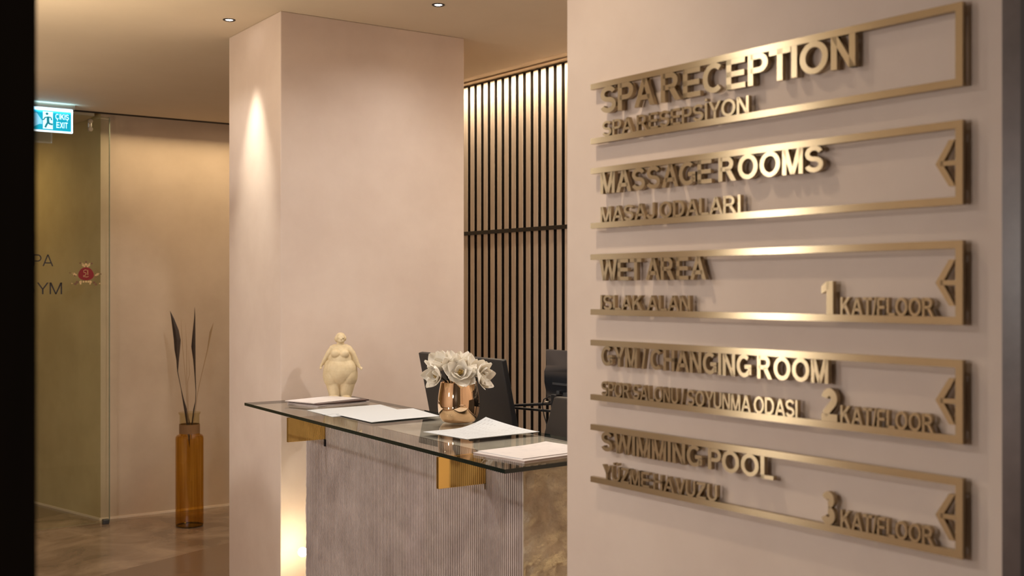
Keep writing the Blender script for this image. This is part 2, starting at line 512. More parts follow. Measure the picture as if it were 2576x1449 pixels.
struct('floor', MB().box((-2.6, -0.6, -0.06), (4.1, 9.8, 0.0)), M['floor'],
       'brown polished stone floor with pale veined tiles at the back', 'floor')
ce = MB()
yA, yB = 1.0, 7.46
e = 0.20
ce.prism([(-2.6, yA), (slat_x(yA)-e, yA), (slat_x(yB)-e, yB), (-2.6, yB)], HC, HC+0.02)
struct('ceiling', ce, M['ceil'], 'warm beige flat ceiling with two small round downlights', 'ceiling')
struct('ceiling_passage', MB().box((-2.6, 7.66, HC), (1.90, 9.8, HC+0.02)), M['ceil'], 'flat ceiling of the passage behind the glass door', 'ceiling')
struct('trim_4', MB().box((-2.6, yB+0.0005, HC-0.010), (3.1, yB+0.008, HC+0.02)), M['rail'], 'narrow lip along the ceiling edge before the far wall', 'ceiling trim')
struct('ceiling_slab', MB().box((-2.6, 1.0, HC+0.14), (4.1, 9.8, HC+0.2)), M['ceil'],
       'unlit slab above the flat ceiling, seen only in its edge gaps', 'ceiling')
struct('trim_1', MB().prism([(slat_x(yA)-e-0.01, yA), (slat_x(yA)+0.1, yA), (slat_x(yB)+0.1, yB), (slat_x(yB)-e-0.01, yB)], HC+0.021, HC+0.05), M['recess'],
       'recessed ceiling strip along the top of the slatted wall, shade put into its darker brown', 'ceiling trim')

struct('wall_column', MB().box((1.815, 4.327, 0), (2.708, 4.924, HC)), M['plaster'],
       'thick square blush plaster column behind the counter, reaching the ceiling', 'column', bevel=0.004)
wr = MB().prism([tuple(sw(-0.089)[:2]), tuple(sw(0.846)[:2]), tuple(sw(0.846, -0.17)[:2]), tuple(sw(-0.089, -0.17)[:2])], 0, HC+0.1)
struct('wall_right', wr, M['plaster'], 'blush plaster wall on the right carrying five metal signs', 'wall')
tm = MB().prism([tuple(sw(0.847, 0.004)[:2]), tuple(sw(0.8755, 0.004)[:2]), tuple(sw(0.8755, -0.17)[:2]), tuple(sw(0.847, -0.17)[:2])], 0, HC)
struct('trim_2', tm, M['marble'], 'grey veined marble strip at the right end of the sign wall', 'door trim')
tj = MB().prism([tuple(sw(0.8765, 0.010)[:2]), tuple(sw(0.99, 0.010)[:2]), tuple(sw(0.99, -0.17)[:2]), tuple(sw(0.8765, -0.17)[:2])], 0, HC)
struct('trim_3', tj, M['darkwood'], 'dark door frame edge at the far right of the picture', 'door trim')
wd = MB().box((-2.6, 0.98, 0), (0.197, 1.04, HC))
struct('wall_doorway', wd, M['darkwood'], 'near black door frame filling the left edge of the picture', 'door frame')

wb = MB().prism([(1.958, 7.73), (1.60, 9.05), (1.60, 9.8), (4.1, 9.8), (4.1, 7.73)], 0, HC+0.14)
wbo = struct('wall_back', wb, [M['back_plaster'], M['side_plaster']], 'far plaster wall behind the amber floor vase, lit from a ceiling gap', 'wall')
for p in wbo.data.polygons:
    if p.normal.x < -0.5: p.material_index = 1
struct('wall_far', MB().box((-2.6, 9.6, 0), (1.62, 9.7, HC+0.1)), M['side_plaster'], 'wall at the end of the passage behind the glass, golden light put into its colour', 'wall')
struct('wall_left', MB().box((-2.7, 0.98, 0), (-2.6, 9.8, HC+0.2)), M['plaster'], 'plaster wall of the lobby on the left, outside the picture', 'wall')
struct('wall_reception', MB().box((1.56, 1.62, 0), (4.1, 1.72, HC+0.1)), M['plaster'], 'plaster side wall behind the sign wall', 'wall')
bbm = MB()
bbm.prism([(1.950, 7.722), (3.6, 7.722), (3.6, 7.7299), (1.957, 7.7299)], 0.0, 0.014)
struct('baseboard_back', bbm, mat('pale_skirting', (0.72, 0.60, 0.48), 0.4), 'thin pale baseboard line under the far plaster wall', 'baseboard')
struct('baseboard_passage', MB().prism([(1.9505, 7.7305), (1.592, 9.05), (1.599, 9.05), (1.957, 7.7305)], 0.0, 0.014), bpy.data.materials['pale_skirting'],
       'thin pale baseboard line under the passage wall', 'baseboard')
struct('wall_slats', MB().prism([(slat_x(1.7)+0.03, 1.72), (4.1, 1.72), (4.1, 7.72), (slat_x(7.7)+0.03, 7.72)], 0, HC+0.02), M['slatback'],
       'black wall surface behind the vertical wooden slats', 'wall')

# slatted cladding: slats, backing, a rail across
sl = empty('slatted_wall_panel', (slat_x(5.0), 5.0, 0))
tag(sl, 'tall panel of vertical brown wooden slats behind the reception counter', 'slatted panel')
def rel(o):
    """keeps world placement for a child of an unrotated root"""
    o.matrix_parent_inverse = o.parent.matrix_world.inverted() if False else Matrix.Translation(-o.parent.location)
    return o
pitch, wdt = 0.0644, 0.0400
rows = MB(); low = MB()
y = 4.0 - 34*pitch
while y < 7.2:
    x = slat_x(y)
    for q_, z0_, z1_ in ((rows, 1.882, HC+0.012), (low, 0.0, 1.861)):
        q_.box((x+0.002, y+0.0003, z0_), (x+0.026, y+wdt-0.0003, z1_), 1)  # sides coloured black to stand for shade between the slats
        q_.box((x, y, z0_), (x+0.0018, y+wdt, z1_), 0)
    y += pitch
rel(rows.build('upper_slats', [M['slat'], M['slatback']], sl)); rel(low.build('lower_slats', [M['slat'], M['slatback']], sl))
rb = MB().prism([(slat_x(1.8)-0.004, 1.8), (slat_x(1.8)+0.026, 1.8), (slat_x(7.2)+0.026, 7.2), (slat_x(7.2)-0.004, 7.2)], 1.861, 1.882)
rel(rb.build('cross_rail', M['rail'], sl))['label'] = 'thin black rail across the slats'

# ------------------------------------------------------------------ lamps of the place, added fill lamps among them
def aim(o, d):
    o.rotation_euler = Vector(d).to_track_quat('-Z', 'Y').to_euler()

def downlight(x, y, power, size, label, col=WARM, blend=1.0, tilt=(0, 0, -1), rad=0.03, group=None, kind='SPOT'):
    t = empty('ceiling_downlight', (x, y, HC))
    tag(t, label, 'downlight', group)
    MB().lathe([(0.0155, -0.0005), (0.0165, -0.002), (0.0245, -0.003), (0.0265, -0.0015), (0.0265, 0.0), (0.0155, 0.0)], n=40, caps=False).build('trim_ring', M['ring'], t, smooth=True)
    MB().lathe([(0.0, -0.0012), (0.014, -0.0012), (0.0155, 0.0)], n=32, caps=False).build('lens', M['lens'], t, smooth=True)
    if kind == 'SPOT':
        ld = bpy.data.lights.new('lamp', 'SPOT')
        ld.spot_size = size; ld.spot_blend = blend; ld.shadow_soft_size = rad
    else:
        ld = bpy.data.lights.new('lamp', 'AREA')
        ld.shape = 'DISK'; ld.size = rad*2
        ld.spread = size
    ld.energy = power; ld.color = col
    lo = bpy.data.objects.new('lamp', ld); COL.objects.link(lo)
    lo.parent = t; lo.location = (0, 0, -0.012)
    aim(lo, tilt)
    return t

def strip(name, a, b, z, width, power, label, col, tilt):
    """LED strip: a slim emitting profile with its light"""
    a = Vector((a[0], a[1], z)); b = Vector((b[0], b[1], z))
    mid = (a+b)/2; d = (b-a); ln = d.length; d.normalize()
    rz = math.atan2(d.y, d.x)
    t = empty(name, mid, rz)
    tag(t, label, 'LED strip')
    MB().box((-ln/2, -0.008, 0.002), (ln/2, 0.008, 0.008)).build('profile', M['recess'], t)
    ld = bpy.data.lights.new('lamp', 'AREA'); ld.shape = 'RECTANGLE'; ld.size = ln; ld.size_y = width
    ld.energy = power; ld.color = col
    lo = bpy.data.objects.new('lamp', ld); COL.objects.link(lo); lo.parent = t
    lo.location = (0, 0, -0.001)
    lo.rotation_euler = (tilt, 0, 0)
    return t

downlight(1.695, 4.596, POWER['column'], R(48), 'small round ceiling downlight washing the left face of the column', col=(1, 0.95, 0.80), rad=0.015)
downlight(2.302, 3.875, POWER['counter'], R(150), 'small round ceiling downlight above the reception counter', rad=0.03)
downlight(1.53, 3.30, POWER['lobby'], R(150), 'round ceiling downlight in front of the counter, above the frame', kind='AREA', rad=0.09)
downlight(0.98, 1.72, POWER['sign'], R(110), 'round ceiling downlight close to the sign wall', col=(1, 0.82, 0.58), rad=0.03)
downlight(-0.35, 2.73, POWER['left'], R(175), 'round ceiling downlight in the lobby before the sign wall', kind='AREA', rad=0.08)
downlight(-0.35, 3.95, POWER['side'], R(175), 'added round ceiling downlight, unseen, brightening the left side of the column', kind='AREA', rad=0.07)  # added fill for the column's left face and the sign ends
downlight(3.02, 2.7, POWER['desk'], R(170), 'added round ceiling downlight, hidden by the sign wall, brightening the slats', kind='AREA', rad=0.05)  # added fill for the slats and the space behind the counter
downlight(-2.15, 5.4, POWER['mid'], R(175), 'added round ceiling downlight, unseen, brightening the left lobby wall', kind='AREA', rad=0.06)  # added to lighten the left wall that the signs mirror
downlight(1.53, 3.62, POWER['far'], R(25), 'tilted ceiling downlight in front of the column, aimed at the far wall', tilt=(0.40, 4.1, -1.55), blend=0.6, rad=0.03)
downlight(1.15, 8.5, POWER['back'], R(170), 'round ceiling downlight in the passage behind the glass', col=GOLD, kind='AREA', rad=0.05)
strip('cove_strip_light', (1.93, 7.49), (3.3, 7.49), HC-0.004, 0.012, POWER['cove'], 'hidden LED strip in the ceiling gap over the far wall', (1, 0.78, 0.47), R(-20))
strip('slat_strip_light', (slat_x(1.9)-0.06, 1.9), (slat_x(7.2)-0.06, 7.2), HC+0.012, 0.012, POWER['slats'], 'hidden LED strip over the top of the wooden slats', (1, 0.80, 0.55), 0)

def fill_torchere(x, y, power, label):
    """added fill lamp: foot, pole and an open bowl that brightens the ceiling"""
    t = empty('fill_uplighter', (x, y, 0)); tag(t, label, 'added fill lamp', 'added uplighters out of view')
    MB().lathe([(0, 0), (0.15, 0), (0.15, 0.012), (0.02, 0.03), (0, 0.03)], n=40, caps=False).build('base', M['ring'], t, smooth=True)
    MB().tube([(0, 0, 0.025), (0, 0, 1.70)], 0.012, 16).build('pole', M['ring'], t, smooth=True)
    MB().lathe([(0.0, 1.69), (0.05, 1.70), (0.14, 1.76), (0.17, 1.82), (0.165, 1.82), (0.135, 1.768), (0.05, 1.71), (0, 1.705)], n=48, caps=False).build('shade', M['steel'], t, smooth=True)
    ld = bpy.data.lights.new('lamp', 'AREA'); ld.shape = 'DISK'; ld.size = 0.24; ld.energy = power; ld.color = (1, 0.82, 0.58)
    lo = bpy.data.objects.new('lamp', ld); COL.objects.link(lo); lo.parent = t; lo.location = (0, 0, 1.80); lo.rotation_euler = (PI, 0, 0)
fill_torchere(0.45, 4.25, POWER['lamp'], 'added fill uplighter, unseen, left of the doorway view')  # both uplighters are added as fill for the ceiling
fill_torchere(0.35, 6.30, POWER['lamp']*0.4, 'added fill uplighter, unseen, farther back in the lobby')

def fill_globe(x, y, label):
    """added fill lamp: a glowing globe on a pole, lighting the sign wall"""
    t = empty('fill_globe_lamp', (x, y, 0)); tag(t, label, 'added fill lamp')
    MB().lathe([(0, 0), (0.13, 0), (0.13, 0.012), (0.015, 0.025), (0, 0.025)], n=40, caps=False).build('base', M['ring'], t, smooth=True)
    MB().tube([(0, 0, 0.02), (0, 0, 1.54)], 0.010, 14).build('pole', M['ring'], t, smooth=True)
    MB().sphere((0, 0, 1.64), 0.11, 32, 20).build('globe', emit('fill_globe_glow', (1.0, 0.97, 0.93), POWER['globe']), t, smooth=True)
fill_globe(-1.10, 3.17, 'added fill lamp with a glowing globe in the middle of the lobby, out of the picture')  # both globes are added to light the sign wall and its metal
fill_globe(-1.10, 1.70, 'added fill lamp with a glowing globe close to the dark door frame, out of the picture')

# ------------------------------------------------------------------ reception counter
PR = Vector((1.720, 2.451, 0)); PL = Vector((1.753, 3.926, 0))
PD = (PL-PR).normalized(); PLEN = (PL-PR).length
PN = Vector((PD.y, -PD.x, 0))                # into the block, away from the visitor
ZG0, ZG1 = 1.089, 1.100
def pc(t, d=0.0, z=0.0): return PR + PD*t + PN*d + Vector((0, 0, z))

ct = empty('reception_counter', pc(PLEN/2)); tag(ct, 'stone reception counter with finely fluted front and rough split ends', 'counter')
flu = MB()
n = 140; pt = PLEN/n
prof = []
for i in range(n):
    t0 = i*pt
    prof += [(t0+0.0003, 0.0), (t0+pt*0.60, 0.0), (t0+pt*0.63, 0.009), (t0+pt*0.98, 0.009)]
prof.append((PLEN, 0.0))
vs = []; fs = []
for t_, d_ in prof:
    for z in (0.0, ZG0-0.0015): vs.append(pc(t_, d_, z))
for i in range(len(prof)-1):
    fs.append((2*i, 2*i+1, 2*i+3, 2*i+2))
flu.add(vs, fs)
rel(flu.build('fluted_front', M['rib'], ct))
rel(MB().prism([tuple(pc(0.012, 0.0092)[:2]), tuple(pc(0.012, 0.36)[:2]), tuple(pc(PLEN-0.012, 0.36)[:2]), tuple(pc(PLEN-0.012, 0.0092)[:2])], 0, ZG0-0.0015).build('stone_core', M['rib'], ct))
def rough_end(right):
    g = MB(); nu, nv = 34, 96
    vs, fs = [], []
    for j in range(nv+1):
        for i in range(nu+1):
            d = 0.36*i/nu; z = (ZG0-0.002)*j/nv
            p = Vector((d*9, z*(9 if right else 20), 3.1 if right else 8.7))
            h = noise.fractal(p, 0.9, 2.1, 5)*(0.017 if right else 0.009) + noise.fractal(p*3.1, 0.8, 2.0, 3)*(0.008 if right else 0.004)
            if i == 0: h = h*0.9 if not right else h*0.15
            out = 0.004 + max(-0.012, min(0.024, h))
            t_ = (-out) if right else (PLEN + out + 0.004)
            vs.append(pc(t_, d, z))
    for j in range(nv):
        for i in range(nu):
            a = j*(nu+1)+i
            fs.append((a, a+1, a+nu+2, a+nu+1))
    g.add(vs, fs)
    # closing rim back to the block
    rim = [j*(nu+1) for j in range(nv+1)]
    vs2, fs2 = [], []
    for j in range(nv+1):
        vs2.append(vs[j*(nu+1)]); vs2.append(pc(0.0 if right else PLEN, 0.0002, (ZG0-0.002)*j/nv))
    for j in range(nv): fs2.append((2*j, 2*j+1, 2*j+3, 2*j+2))
    g.add(vs2, fs2)
    o = rel(g.build('rough_end', M['rough'] if right else M['rib'], ct, smooth=True))
    if right: o['label'] = 'rough split stone end face'
rough_end(True); rough_end(False)
for (t_, x_out) in ((2.645, 1.568), (3.760, 1.603)):
    tt = (t_-2.451)/PD.y
    f0 = pc(tt, 0.0)
    xo = x_out
    b = MB().box((xo, f0.y-0.006, 1.000), (f0.x-0.0005, f0.y+0.006, ZG0-0.0008))
    o = rel(b.build('bracket', M['gold'], ct, bevel=0.001)); o['label'] = 'polished brass bracket plate'
rel(MB().box((pc(0.2).x-0.006, pc(0.187).y-0.004, 0.985), (pc(0.2).x-0.0005, pc(0.187).y+0.004, 1.0)).build('bracket_tab', M['steel'], ct))
rel(MB().box((pc(1.31).x-0.006, 3.748, 0.975), (pc(1.31).x-0.0005, 3.756, 1.0)).build('bracket_tab', M['ring'], ct))

GT = [(1.628, 4.245), (1.561, 2.302), (2.040, 2.336), (2.106, 4.247)]
gtop = MB().prism(GT, ZG0, ZG1, mi=2, mi_top=0, mi_bot=1)
tag(gtop.build('glass_counter_top', [M['glass_top'], M['glass_low'], M['glass_edge']]),
    'clear greenish glass slab lying over the fluted counter', 'glass top')

# small LED spots at the stone ends
def stone_light(p, arm_to, label, power, col=(1, 0.70, 0.22)):
    t = empty('stone_spotlight', p); tag(t, label, 'spotlight')
    MB().sphere((0, 0, 0), 0.019, 20, 12).build('bulb', M['bulb'], t, smooth=True)
    q = Vector(arm_to)-Vector(p)
    MB().tube([q*0.35, q], 0.005).build('arm', M['ring'], t, smooth=True)
    ld = bpy.data.lights.new('lamp', 'POINT'); ld.energy = power; ld.color = col; ld.shadow_soft_size = 0.02
    lo = bpy.data.objects.new('lamp', ld); COL.objects.link(lo); lo.parent = t
LX = 1.848
stone_light((LX, 4.180, 0.490), tuple(pc(PLEN+0.006, 0.10, 0.47)), 'bright little LED spot low on the column, left of the fluted stone', POWER['stone'])
stone_light((1.86, 2.375, 0.50), tuple(pc(-0.008, 0.13, 0.50)), 'little LED spot at the right stone end of the counter', 7.5)

# ------------------------------------------------------------------ things on the glass
def booklet(name, cx, cy, z, w_, l_, th, rz, mats, label, cat, group=None, warp=0.0):
    """flat bundle of pages: covers as parts"""
    t = empty(name, (cx, cy, z), rz); tag(t, label, cat, group)
    MB().box((-l_/2, -w_/2, 0.0006), (l_/2, w_/2, th-0.0006)).build('pages', mats[1], t)
    def cover(z0):
        g = MB(); nx = 14
        vs, fs = [], []
        for i in range(nx+1):
            x = -l_/2 + l_*i/nx
            zz = z0 + warp*max(0, i/nx-0.6)**2*6
            for yy in (-w_/2-0.001, w_/2+0.001):
                vs += [(x, yy, zz), (x, yy, zz+0.0006)]
        for i in range(nx):
            a = 4*i
            fs += [(a, a+4, a+6, a+2), (a+1, a+3, a+7, a+5), (a, a+1, a+5, a+4), (a+2, a+6, a+7, a+3)]
        fs += [(0, 2, 3, 1), (4*nx, 4*nx+1, 4*nx+3, 4*nx+2)]
        return g.add(vs, fs)
    cover(th-0.0006).build('front_cover', mats[0], t)
    cover(0.0).build('back_cover', mats[2] if len(mats) > 2 else mats[0], t)
    return t
RZB = math.atan2(0.07, 0.25)
booklet('brochure', 1.893, 4.030, 1.1002, 0.185, 0.262, 0.004, RZB-0.03, [M['cover'], M['pages']], 'bottom brochure of the pile at the left end of the glass counter', 'brochure', 'brochures piled by the figurine')
booklet('brochure', 1.888, 4.032, 1.1044, 0.18, 0.255, 0.004, RZB+0.05, [M['cover'], M['pages']], 'second lowest brochure of the pile, under the dark one', 'brochure', 'brochures piled by the figurine')
booklet('brochure', 1.893, 4.027, 1.1086, 0.18, 0.255, 0.004, RZB-0.02, [M['darkcover'], M['darkcover']], 'dark maroon brochure just under the pale top one of the pile', 'brochure', 'brochures piled by the figurine')
booklet('brochure', 1.872, 4.040, 1.1128, 0.165, 0.245, 0.0035, RZB+0.04, [M['palecover'], M['pages']], 'pale brochure topmost of the pile in front of the figurine', 'brochure', 'brochures piled by the figurine')

def sheet(corners, z, label, lift=None, mat_=None, group=None, name='paper_sheet', thick=0.0008):
    """sheet of paper between four corners (a,b,c,d around), lift(u,v) raises it"""
    a, b, c, d = [Vector((*p, 0)) for p in corners]
    nu = 18
    vs, fs = [], []
    for k in (0, 1):
        for j in range(nu+1):
            for i in range(nu+1):
                u, v = i/nu, j/nu
                p = (a*(1-u)+b*u)*(1-v) + (d*(1-u)+c*u)*v
                h = lift(u, v) if lift else 0.0
                vs.append((p.x, p.y, z + h + k*thick))
    q = (nu+1)**2
    for j in range(nu):
        for i in range(nu):
            s_ = j*(nu+1)+i
            fs.append((s_, s_+nu+1, s_+nu+2, s_+1))
            fs.append((q+s_, q+s_+1, q+s_+nu+2, q+s_+nu+1))
    ed = [i for i in range(nu+1)] + [(j+1)*(nu+1)-1 for j in range(1, nu+1)] + [nu*(nu+1)+i for i in range(nu-1, -1, -1)] + [j*(nu+1) for j in range(nu-1, 0, -1)]
    for k in range(len(ed)):
        m_ = ed[(k+1) % len(ed)]
        fs.append((ed[k], m_, q+m_, q+ed[k]))
    cen = (a+b+c+d)/4
    o = MB().add(vs, fs).build(name, mat_ or M['white'], smooth=True, loc=(cen.x, cen.y, z))
    return tag(o, label, 'paper', group)

def printed(name, seed=0.0):
    """white paper with rows of small grey print"""
    m, t, N, L, b = nt(name)
    g = N.new('ShaderNodeNewGeometry')
    mp = N.new('ShaderNodeMapping'); mp.inputs['Rotation'].default_value = (0, 0, R(-15+seed))
    L.new(g.outputs['Position'], mp.inputs['Vector'])
    sx = N.new('ShaderNodeSeparateXYZ'); L.new(mp.outputs[0], sx.inputs[0])
    mu = N.new('ShaderNodeMath'); mu.operation = 'MULTIPLY'; mu.inputs[1].default_value = 70.0
    L.new(sx.outputs[1], mu.inputs[0])
    fr = N.new('ShaderNodeMath'); fr.operation = 'FRACT'; L.new(mu.outputs[0], fr.inputs[0])
    g1 = N.new('ShaderNodeMath'); g1.operation = 'LESS_THAN'; g1.inputs[1].default_value = 0.34
    L.new(fr.outputs[0], g1.inputs[0])
    n = N.new('ShaderNodeTexNoise'); n.inputs['Scale'].default_value = 60
    m3 = N.new('ShaderNodeMapping'); m3.inputs['Scale'].default_value = (1.0, 0.25, 1); L.new(mp.outputs[0], m3.inputs['Vector'])
    L.new(m3.outputs[0], n.inputs['Vector'])
    g2 = N.new('ShaderNodeMath'); g2.operation = 'GREATER_THAN'; g2.inputs[1].default_value = 0.52
    L.new(n.outputs['Fac'], g2.inputs[0])
    an = N.new('ShaderNodeMath'); an.operation = 'MULTIPLY'; L.new(g1.outputs[0], an.inputs[0]); L.new(g2.outputs[0], an.inputs[1])
    mx = N.new('ShaderNodeMix'); mx.data_type = 'RGBA'
    mx.inputs[6].default_value = (0.55, 0.57, 0.585, 1); mx.inputs[7].default_value = (0.45, 0.46, 0.48, 1)
    L.new(an.outputs[0], mx.inputs[0]); L.new(mx.outputs[2], b.inputs['Base Color'])
    b.inputs['Roughness'].default_value = 0.6
    return m
M['print'] = printed('printed_paper')

sheet([(1.716, 3.844), (1.700, 3.590), (2.000, 3.640), (2.036, 3.869)], 1.1004, 'blank white paper sheet beside the brochures, farther left of two', group='loose paper sheets', lift=lambda u, v: 0.0)
sheet([(1.737, 3.640), (1.732, 3.353), (2.019, 3.385), (2.064, 3.66)], 1.1022, 'white paper sheet overlapping another, ending at the gold vase', group='loose paper sheets', lift=lambda u, v: 0.0012*math.sin(PI*v))
sheet([(1.704, 3.690), (1.700, 3.660), (1.76, 3.665), (1.764, 3.695)], 1.1013, 'small torn corner of paper under the white sheets', group='loose paper sheets')
sheet([(1.760, 3.054), (1.779, 2.826), (2.062, 2.847), (2.000, 3.062)], 1.1004, 'curled printed sheet in front of the gold vase', group='loose paper sheets', mat_=M['print'],
      lift=lambda u, v: 0.030*max(0, v-0.45)**2*3.3*(1-u)**1.5)

booklet('magazine', 1.775, 2.470, 1.1002, 0.205, 0.27, 0.0065, 0.13, [M['cover'], M['pages']], 'thick magazine at the right end of the glass counter', 'magazine')
booklet('leaflet', 1.780, 2.480, 1.1069, 0.185, 0.25, 0.002, 0.10, [M['palecover'], M['white']], 'thin printed leaflet lying on the thick magazine', 'leaflet', warp=0.004)

# gold vase
VX, VY = 1.988, 3.211
gv = MB().lathe([(0.0, 0.0), (0.043, 0.0), (0.055, 0.004), (0.064, 0.016), (0.0695, 0.036), (0.0712, 0.058), (0.0702, 0.082), (0.0672, 0.106), (0.0632, 0.126), (0.0615, 0.136),
                 (0.0600, 0.137), (0.0585, 0.134), (0.0625, 0.112), (0.066, 0.080), (0.063, 0.04), (0.045, 0.010), (0.0, 0.008)], n=96, caps=False)
o = gv.build('flower_vase', M['rosegold'], smooth=True); o.location = (VX, VY, 1.1003)
tag(o, 'round shiny rose gold vase of white flowers on the glass counter', 'vase')

# white magnolia-like blossoms
def petal_mesh(L_, W_, cup, tip, seed):
    rnd = random.Random(seed)
    nu, nv = 10, 12
    vs, fs = [], []
    tw = rnd.uniform(-0.25, 0.25); wav = rnd.uniform(0, 6)
    for k in (0, 1):
        for j in range(nv+1):
            v = j/nv
            wv = W_*(math.sin(PI*min(1, v**0.75*0.93+0.05)))**0.75*0.5
            for i in range(nu+1):
                u = i/nu*2-1
                x = u*wv
                z = L_*v
                # curve of the petal: first outwards, then in (cup) or out (tip)
                y_ = cup*math.sin(v*PI*0.75)*L_ + tip*v*v*L_ - 0.9*cup*u*u*wv + 0.03*L_*math.sin(3*u+wav)*v + tw*u*v*wv*0.5
                vs.append((x, y_ - k*0.0009, z))
    q = (nu+1)*(nv+1)
    for j in range(nv):
        for i in range(nu):
            a = j*(nu+1)+i
            fs.append((a, a+1, a+nu+2, a+nu+1)); fs.append((q+a, q+a+nu+1, q+a+nu+2, q+a+1))
    ed = [i for i in range(nu+1)] + [(j+1)*(nu+1)-1 for j in range(1, nv+1)] + [nv*(nu+1)+i for i in range(nu-1, -1, -1)] + [j*(nu+1) for j in range(nv-1, 0, -1)]
    for k in range(len(ed)):
        m_ = ed[(k+1) % len(ed)]
        fs.append((ed[k], q+ed[k], q+m_, m_))
    return vs, fs

CR = Vector((math.cos(R(34.5)), -math.sin(R(34.5)), 0))     # right as seen from the doorway
CF = Vector((math.sin(R(34.5)), math.cos(R(34.5)), 0))
def blossom(dx, dz, df, direction, size, openness, npet, label, seed):
    """dx,dz: right/up of the vase foot, df: away from the doorway; direction: where it faces"""
    p = Vector((VX, VY, 1.1003)) + CR*dx + CF*df + Vector((0, 0, dz))
    d = (CR*direction[0] + CF*direction[1] + Vector((0, 0, direction[2]))).normalized()
    t = empty('white_blossom', p); tag(t, label, 'flower', 'white flowers in the gold vase')
    rot = Vector((0, 0, 1)).rotation_difference(d).to_matrix().to_4x4()
    rnd = random.Random(seed)
    for ring, (cnt, op, sz) in enumerate(((npet, openness, 1.0), (max(3, npet-2), openness*0.6, 0.86), (3, openness*0.25, 0.66))):
        for k in range(cnt):
            a = 2*PI*(k+0.5*ring)/cnt + rnd.uniform(-0.2, 0.2)
            L_ = size*sz*rnd.uniform(0.9, 1.08)
            vs, fs = petal_mesh(L_, L_*rnd.uniform(0.74, 0.92), 0.22, rnd.uniform(-0.12, 0.08), seed*31+k+ring*9)
            g = MB(); g.M = rot @ Matrix.Rotation(a, 4, 'Z') @ Matrix.Translation((0, 0.004, 0)) @ Matrix.Rotation(-op*rnd.uniform(0.85, 1.15), 4, 'X')
            g.add(vs, fs).build('petal', M['petal'], t, smooth=True)
    g = MB(); g.M = rot
    for k in range(14):
        a = k*2.4; r_ = 0.0011*math.sqrt(k)*1.4
        g.tube([(r_*math.cos(a), r_*math.sin(a), 0.002), (1.8*r_*math.cos(a), 1.8*r_*math.sin(a), size*0.34)], [0.0012, 0.0016], 6)
    g.build('stamens', M['stamen'], t)
    foot = Vector((VX, VY, 1.16)) - p
    foot.x += d.x*0.01; foot.y += d.y*0.01
    MB().tube([d*0.004, (-d*0.016 + foot*0.25), foot*0.62, foot], [0.0035, 0.003, 0.0025, 0.0025], 8).build('stem', M['stem'], t, smooth=True)
blossom(-0.052, 0.180, 0.000, (-0.45, -0.35, 0.80), 0.068, 0.60, 6, 'big white flower at the top left of the bouquet', 1)
blossom(-0.066, 0.163, -0.036, (-0.62, -0.62, -0.02), 0.055, 0.62, 5, 'drooping white flower at the lower left of the bouquet', 2)
blossom(-0.006, 0.190, 0.012, (0.02, -0.2, 0.9), 0.062, 0.70, 6, 'white flower at the very top of the bouquet', 3)
blossom(0.006, 0.166, -0.040, (0.10, -0.85, 0.50), 0.060, 1.02, 7, 'open white flower with yellow centre facing the doorway', 4)
blossom(0.050, 0.168, -0.006, (0.45, -0.35, 0.70), 0.066, 0.82, 6, 'wide white flower at the upper right of the bouquet', 5)
blossom(0.070, 0.156, -0.026, (0.85, -0.40, 0.08), 0.056, 0.85, 6, 'white flower hanging over the right rim of the vase', 6)

